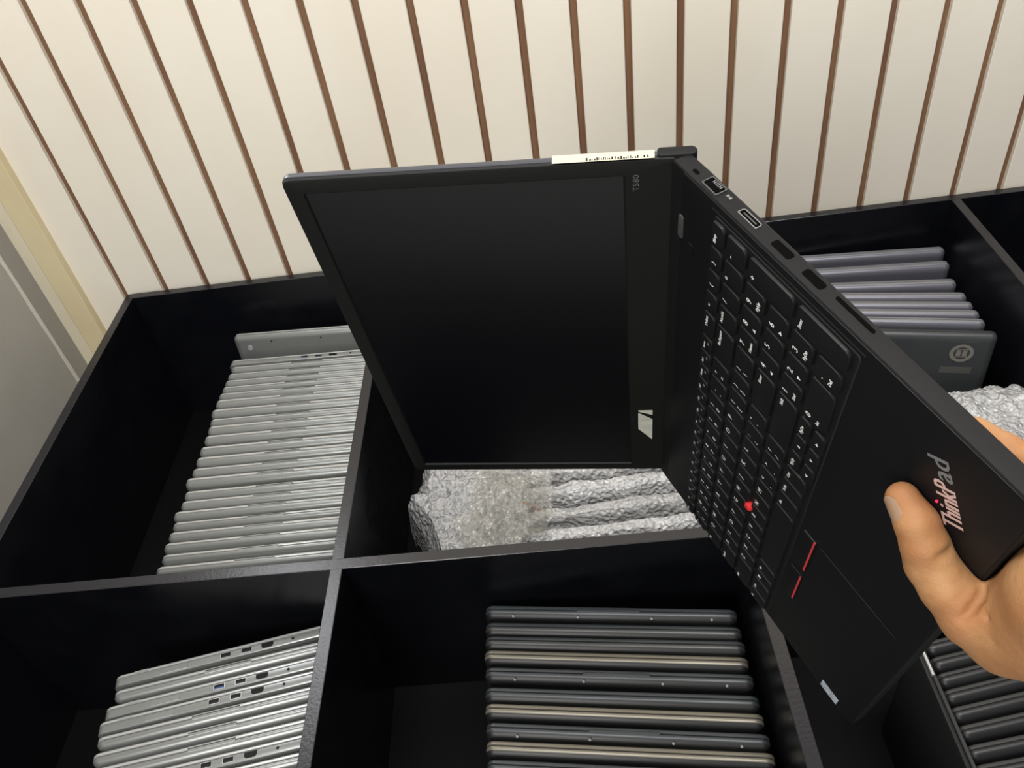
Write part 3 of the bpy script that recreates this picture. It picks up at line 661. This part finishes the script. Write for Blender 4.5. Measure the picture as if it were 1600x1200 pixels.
# bezel frame around the recessed screen
sx0, sx1, sy0, sy1 = 0.0125, 0.3535, 0.0295, 0.2235
def ringpts(x0, x1, y0, y1, r, n): return [L2(a, b, n) for a, b in outline(x0, x1, y0, y1, (r,) * 4, 0, 6)]
outer = [bm.verts.new(p) for p in ringpts(0.0005, W - 0.0005, -0.003, LH - 0.0005, 0.0055, -0.0022)]
o2 = [bm.verts.new(p) for p in ringpts(0.0008, W - 0.0008, -0.0028, LH - 0.0008, 0.0052, -0.0004)]
o3 = [bm.verts.new(p) for p in ringpts(0.0016, W - 0.0016, -0.0024, LH - 0.0016, 0.0045, 0.0)]
i1 = [bm.verts.new(p) for p in ringpts(sx0 - 0.0012, sx1 + 0.0012, sy0 - 0.0012, sy1 + 0.0012, 0.0012, 0.0)]
i2 = [bm.verts.new(p) for p in ringpts(sx0, sx1, sy0, sy1, 0.0006, -0.0012)]
for a, b in ((outer, o2), (o2, o3), (o3, i1), (i1, i2)):
    for i in range(len(a)): bm.faces.new((a[i], a[(i + 1) % len(a)], b[(i + 1) % len(a)], b[i]))
bz = mesh_obj('bezel', bm, M['bezel'], lap, smooth=30)
bm = bmesh.new()
text(bm, 'T580', lambda u, v, e=0: L2(0.3425 + u, 0.0205 + v, 0.00012 + e), 0, height=0.0036, width=0.0125)
mesh_obj('model_print', bm, M['print'], bz)
bm = bmesh.new(); poly(bm, [L2(a, b, -0.0011) for a, b in ((sx0, sy0), (sx1, sy0), (sx1, sy1), (sx0, sy1))]); mesh_obj('screen', bm, M['screen'], lap)
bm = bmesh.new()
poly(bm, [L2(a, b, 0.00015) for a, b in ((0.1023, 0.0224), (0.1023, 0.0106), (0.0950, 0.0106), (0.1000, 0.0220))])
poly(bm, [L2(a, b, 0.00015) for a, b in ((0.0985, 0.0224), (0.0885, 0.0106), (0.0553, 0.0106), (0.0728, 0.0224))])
mesh_obj('bezel_sticker', bm, M['foil'], lap, label='slanted sticker on the bezel near the hinge, painted with a pale wall reflection')
# paper barcode label wrapped on the right edge of the lid
bm = bmesh.new()
e0 = W + 0.0004
def edge_pt(s, n): return L2(e0, s, n)
for a, b, m_ in ((0.0115, 0.0700, 0),):
    poly(bm, [edge_pt(a, -0.0072), edge_pt(b, -0.0072), edge_pt(b, -0.0003), edge_pt(a, -0.0003)], 0)
rr = random.Random(5); s = 0.0150
while s < 0.050:
    w_ = 0.0003 + 0.0007 * rr.random(); h_ = 0.0012 + 0.0016 * rr.random()
    poly(bm, [L2(e0 + 0.0001, s, -0.0008 - h_), L2(e0 + 0.0001, s + w_, -0.0008 - h_), L2(e0 + 0.0001, s + w_, -0.0010), L2(e0 + 0.0001, s, -0.0010)], 1); s += w_ + 0.0004 + 0.0009 * rr.random()
mesh_obj('barcode_label', bm, [M['paper'], M['port']], lap, label='cream paper barcode label on the lid edge')
# hinges
for x0, x1 in ((0.3465, W + 0.0010), (-0.0010, 0.018)):
    bm = bmesh.new()
    slab(bm, -0.0125, 0.0100, -0.0088, -0.0012, (0.002, 0.0037, 0.0037, 0.002), [(x0, 0.0008), (x0 + 0.0006, 0), (x1 - 0.0010, 0), (x1 - 0.0003, 0.0004), (x1, 0.0014)], axes=lambda a, b, c: L2(c, a, b))
    mesh_obj('hinge', bm, M['shell'], lap, smooth=40)

# ------------------------------------------------------------------ the hand
def hand():
    # chains in the laptop's frame, millimetres: (x, y, z, radius)
    ch = {
        'thumb': [(310, -206, 8.8, 8.0), (306.5, -218, 10.2, 9.8), (299, -227, 10.8, 10.8), (290.5, -234, 10.6, 11.8), (286, -246, 10, 12.8), (279, -260, 5, 16.5), (274, -273, -4, 20.5), (290, -283, -12, 22)],
        'palm': [(290, -281, -9, 22.5), (320, -280, -11, 25), (350, -296, -16, 28)],
        'palm2': [(300, -275, -15, 21), (345, -280, -20, 20)],
        'palm3': [(283, -276, -20, 16), (330, -279, -27, 14)],
        'arm': [(345, -300, -20, 25), (400, -335, -22, 27), (470, -380, -22, 32)],
        'f1': [(287, -276, -26, 13), (276, -250, -30, 10), (272, -228, -28, 9.2), (270, -205, -27, 8.2)],
        'f2': [(308, -279, -28, 13), (300, -250, -31, 10), (296, -224, -29, 9.4), (294, -194, -27.3, 8.4)],
        'f3': [(330, -280, -28, 13), (323, -252, -31, 9.6), (319, -228, -29, 9), (316, -199, -27, 8.2)],
        'f4': [(350, -284, -28, 13), (349.5, -258, -29, 9.6), (343.5, -233, -27.6, 8.8), (339.5, -219, -27, 8.4), (335.5, -203.5, -26.4, 7.8)],
    }
    h = 1.15
    lo = np.array([240., -400., -66.]); hi = np.array([440., -178., 32.])
    n = np.ceil((hi - lo) / h).astype(int)
    gx, gy, gz = [lo[i] + h * np.arange(n[i]) for i in range(3)]
    X, Y, Z = np.meshgrid(gx.astype(np.float32), gy.astype(np.float32), gz.astype(np.float32), indexing='ij')
    def cone(a, b):
        a = np.array(a, float); b = np.array(b, float); d = b[:3] - a[:3]; L2_ = d @ d
        t = np.clip(((X - a[0]) * d[0] + (Y - a[1]) * d[1] + (Z - a[2]) * d[2]) / L2_, 0, 1)
        return np.sqrt((X - a[0] - t * d[0]) ** 2 + (Y - a[1] - t * d[1]) ** 2 + (Z - a[2] - t * d[2]) ** 2) - (a[3] + t * (b[3] - a[3]))
    def smin(a, b, k):
        q = np.maximum(k - np.abs(a - b), 0) / k
        return np.minimum(a, b) - q * q * k / 4
    F = None
    fields = {}
    for nm, c in ch.items():
        f = None
        for a, b in zip(c, c[1:]):
            g = cone(a, b); f = g if f is None else smin(f, g, 3.0)
        fields[nm] = f
    body = fields['palm']
    for nm in ('palm2', 'palm3', 'arm'): body = smin(body, fields[nm], 14)
    body = smin(body, fields['thumb'], 9)
    fingers = np.minimum(np.minimum(fields['f1'], fields['f2']), np.minimum(fields['f3'], fields['f4']))
    body = smin(body, fingers, 4)
    # knuckle swellings and skin creases
    def ball(p, r): return np.sqrt((X - p[0]) ** 2 + (Y - p[1]) ** 2 + (Z - p[2]) ** 2) - r
    def crease(p, q, r, depth):
        nonlocal body
        g = cone((*p, r), (*q, r))
        body = body + depth * np.exp(-np.maximum(g + r, 0) ** 2 / (2 * r * r)) 
    crease((297, -256.5, 4), (293.5, -259.5, 12), 1.5, 3.8)     # web fold beside the corner
    crease((293.5, -259.5, 12), (290.4, -260.6, 18), 1.2, 2.6)
    crease((297, -258, 5), (296.6, -267, 9.4), 1.4, 1.3)
    crease((296.6, -267, 9.4), (291.5, -275, 13), 1.3, 0.8)
    crease((304.5, -235.5, 5), (305.4, -236.2, 13), 1.5, 2.8)
    crease((298, -246, 3), (299, -247.3, 12), 1.3, 0.9)
    crease((290.5, -240, 22.7), (296, -239, 21.5), 0.8, 0.9)
    crease((284, -243, 20), (290, -246.5, 22), 0.8, 0.9)
    crease((302, -250, 6), (295, -253.5, 15), 1.2, 0.6)
    # keep clear of the laptop body (contact, no interpenetration)
    def boxd(x0, x1, y0, y1, z0, z1):
        dx = np.maximum(np.maximum(x0 - X, X - x1), 0); dy = np.maximum(np.maximum(y0 - Y, Y - y1), 0); dz = np.maximum(np.maximum(z0 - Z, Z - z1), 0)
        ins = np.minimum(np.maximum(np.maximum(np.maximum(x0 - X, X - x1), np.maximum(y0 - Y, Y - y1)), np.maximum(z0 - Z, Z - z1)), 0)
        return np.sqrt(dx * dx + dy * dy + dz * dz) + ins
    bd = boxd(0, 366, -252.6, 4, -18.0, 0.3)
    body = np.maximum(body, -(bd - 0.25))
    F = body
    # surface nets
    ins = F < 0
    c8 = np.zeros(tuple(n - 1), dtype=int)
    sl = [slice(0, -1), slice(1, None)]
    for i in (0, 1):
        for j in (0, 1):
            for k in (0, 1): c8 += ins[sl[i], sl[j], sl[k]]
    act = (c8 > 0) & (c8 < 8)
    idx = -np.ones(act.shape, int); ids = np.argwhere(act); idx[act] = np.arange(len(ids))
    acc = np.zeros((len(ids), 3)); cnt = np.zeros(len(ids))
    I, J, K_ = ids.T
    cr = [(0, 0, 0), (1, 0, 0), (0, 1, 0), (0, 0, 1), (1, 1, 0), (1, 0, 1), (0, 1, 1), (1, 1, 1)]
    for a in cr:
        for ax_ in range(3):
            if a[ax_] == 0:
                b = list(a); b[ax_] = 1
                fa = F[I + a[0], J + a[1], K_ + a[2]]; fb = F[I + b[0], J + b[1], K_ + b[2]]
                m = (fa < 0) != (fb < 0)
                t = np.where(m, fa / np.where(m, fa - fb, 1), 0)
                p = np.array(a, float)[None, :].repeat(len(ids), 0); p[:, ax_] += t
                acc += p * m[:, None]; cnt += m
    V = lo + h * (ids + acc / cnt[:, None])
    faces = []
    for ax_ in range(3):
        s0 = [slice(None)] * 3; s1 = [slice(None)] * 3; s0[ax_] = slice(0, -1); s1[ax_] = slice(1, None)
        ch_ = ins[tuple(s0)] != ins[tuple(s1)]
        E = np.argwhere(ch_); o1, o2 = [q for q in range(3) if q != ax_]
        E = E[(E[:, o1] > 0) & (E[:, o2] > 0) & (E[:, o1] < n[o1] - 1) & (E[:, o2] < n[o2] - 1)]
        d1 = np.zeros(3, int); d1[o1] = 1; d2 = np.zeros(3, int); d2[o2] = 1
        q = np.stack([idx[tuple((E - d1 - d2).T)], idx[tuple((E - d2).T)], idx[tuple(E.T)], idx[tuple((E - d1).T)]], 1)
        fl_ = ins[tuple(E.T)]
        if ax_ == 1: fl_ = ~fl_
        q[~fl_] = q[~fl_][:, ::-1]
        faces.append(q)
    faces = np.concatenate(faces); faces = faces[(faces >= 0).all(1)]
    # light smoothing
    nb = np.zeros_like(V); ct = np.zeros(len(V))
    for it in range(3):
        nb[:] = 0; ct[:] = 0
        for a in range(4):
            i0, i1_ = faces[:, a], faces[:, (a + 1) % 4]
            np.add.at(nb, i0, V[i1_]); np.add.at(ct, i0, 1); np.add.at(nb, i1_, V[i0]); np.add.at(ct, i1_, 1)
        V = V * 0.5 + 0.5 * nb / ct[:, None]
    me = bpy.data.meshes.new('hand'); me.from_pydata((V * 0.001).tolist(), [], faces.tolist()); me.update()
    for p in me.polygons: p.use_smooth = True
    o = bpy.data.objects.new('hand', me); COL.objects.link(o); o.matrix_world = MW
    return o
def skin():
    m = mat('skin', (0.53, 0.27, 0.125), 0.58, spec=0.3, sss=0.12)
    nt = m.node_tree; b = nt.nodes['Principled BSDF']
    tc = nt.nodes.new('ShaderNodeTexCoord')
    n = nt.nodes.new('ShaderNodeTexNoise'); n.inputs['Scale'].default_value = 45; n.inputs['Detail'].default_value = 4
    r = nt.nodes.new('ShaderNodeValToRGB'); r.color_ramp.elements[0].position = 0.35; r.color_ramp.elements[1].position = 0.7
    r.color_ramp.elements[0].color = (0.36, 0.165, 0.068, 1); r.color_ramp.elements[1].color = (0.43, 0.235, 0.105, 1)
    nt.links.new(tc.outputs['Object'], n.inputs['Vector']); nt.links.new(n.outputs['Fac'], r.inputs[0]); nt.links.new(r.outputs[0], b.inputs['Base Color'])
    v = nt.nodes.new('ShaderNodeTexVoronoi'); v.inputs['Scale'].default_value = 900
    w_ = nt.nodes.new('ShaderNodeTexNoise'); w_.inputs['Scale'].default_value = 220; w_.inputs['Detail'].default_value = 5
    ad = nt.nodes.new('ShaderNodeMath'); ad.operation = 'MULTIPLY_ADD'; ad.inputs[1].default_value = 0.35
    bp = nt.nodes.new('ShaderNodeBump'); bp.inputs['Strength'].default_value = 0.5; bp.inputs['Distance'].default_value = 0.0006
    nt.links.new(tc.outputs['Object'], v.inputs['Vector']); nt.links.new(tc.outputs['Object'], w_.inputs['Vector'])
    nt.links.new(v.outputs['Distance'], ad.inputs[0]); nt.links.new(w_.outputs['Fac'], ad.inputs[2]); nt.links.new(ad.outputs[0], bp.inputs['Height'])
    nt.links.new(bp.outputs[0], b.inputs['Normal'])
    return m
hd = hand(); hd.data.materials.append(skin())
tag(hd, 'bare hand with its thumb on the palm rest and fingers curled under the black laptop', 'hand')
# thumb nail: a curved plate hugging the thumb's left side
def nail():
    a = Vector((310, -206, 8.8)); b = Vector((306.8, -217, 10.1)); ra, rb = 8.0, 9.7
    ax_ = (b - a).normalized()
    camd = (MW.inverted() @ cam.matrix_world.translation) * 1000 - a
    camd = (camd - ax_ * camd.dot(ax_)).normalized()
    side = (MW.inverted().to_3x3() @ (cam.matrix_world.to_3x3() @ Vector((-1, 0, 0))))
    side = (side - ax_ * side.dot(ax_) - camd * side.dot(camd)).normalized()
    bm = bmesh.new(); rows = []
    NU, NV = 14, 12
    cen = math.radians(NAIL_C); half = math.radians(34)
    for i in range(NU + 1):
        u = i / NU; t = -0.35 + 1.45 * u
        row = []
        wf = math.sqrt(max(0.0, 1 - max(0, (0.25 - u) / 0.25) ** 2)) * math.sqrt(max(0.05, 1 - max(0, (u - 0.75) / 0.25) ** 2 * 0.8))
        for j in range(NV + 1):
            v = (j / NV * 2 - 1) * wf
            an_ = cen + v * half
            r = ra + (rb - ra) * min(max(t, -0.3), 1) + 0.5 - 0.35 * abs(v) ** 4
            P = a + (b - a) * t + (camd * math.cos(an_) + side * math.sin(an_)) * r
            if t < 0: P = P
            row.append(bm.verts.new(P * 0.001))
        rows.append(row)
    for p, q in zip(rows, rows[1:]):
        for j in range(NV): bm.faces.new((p[j], p[j + 1], q[j + 1], q[j]))
    bmesh.ops.solidify(bm, geom=bm.faces[:], thickness=0.0004)
    o = mesh_obj('thumbnail', bm, mat('nail', (0.60, 0.40, 0.265), 0.3, spec=0.5, coat=0.3), hd, smooth=50, label='pale thumbnail')
NAIL_C = 54
nail()
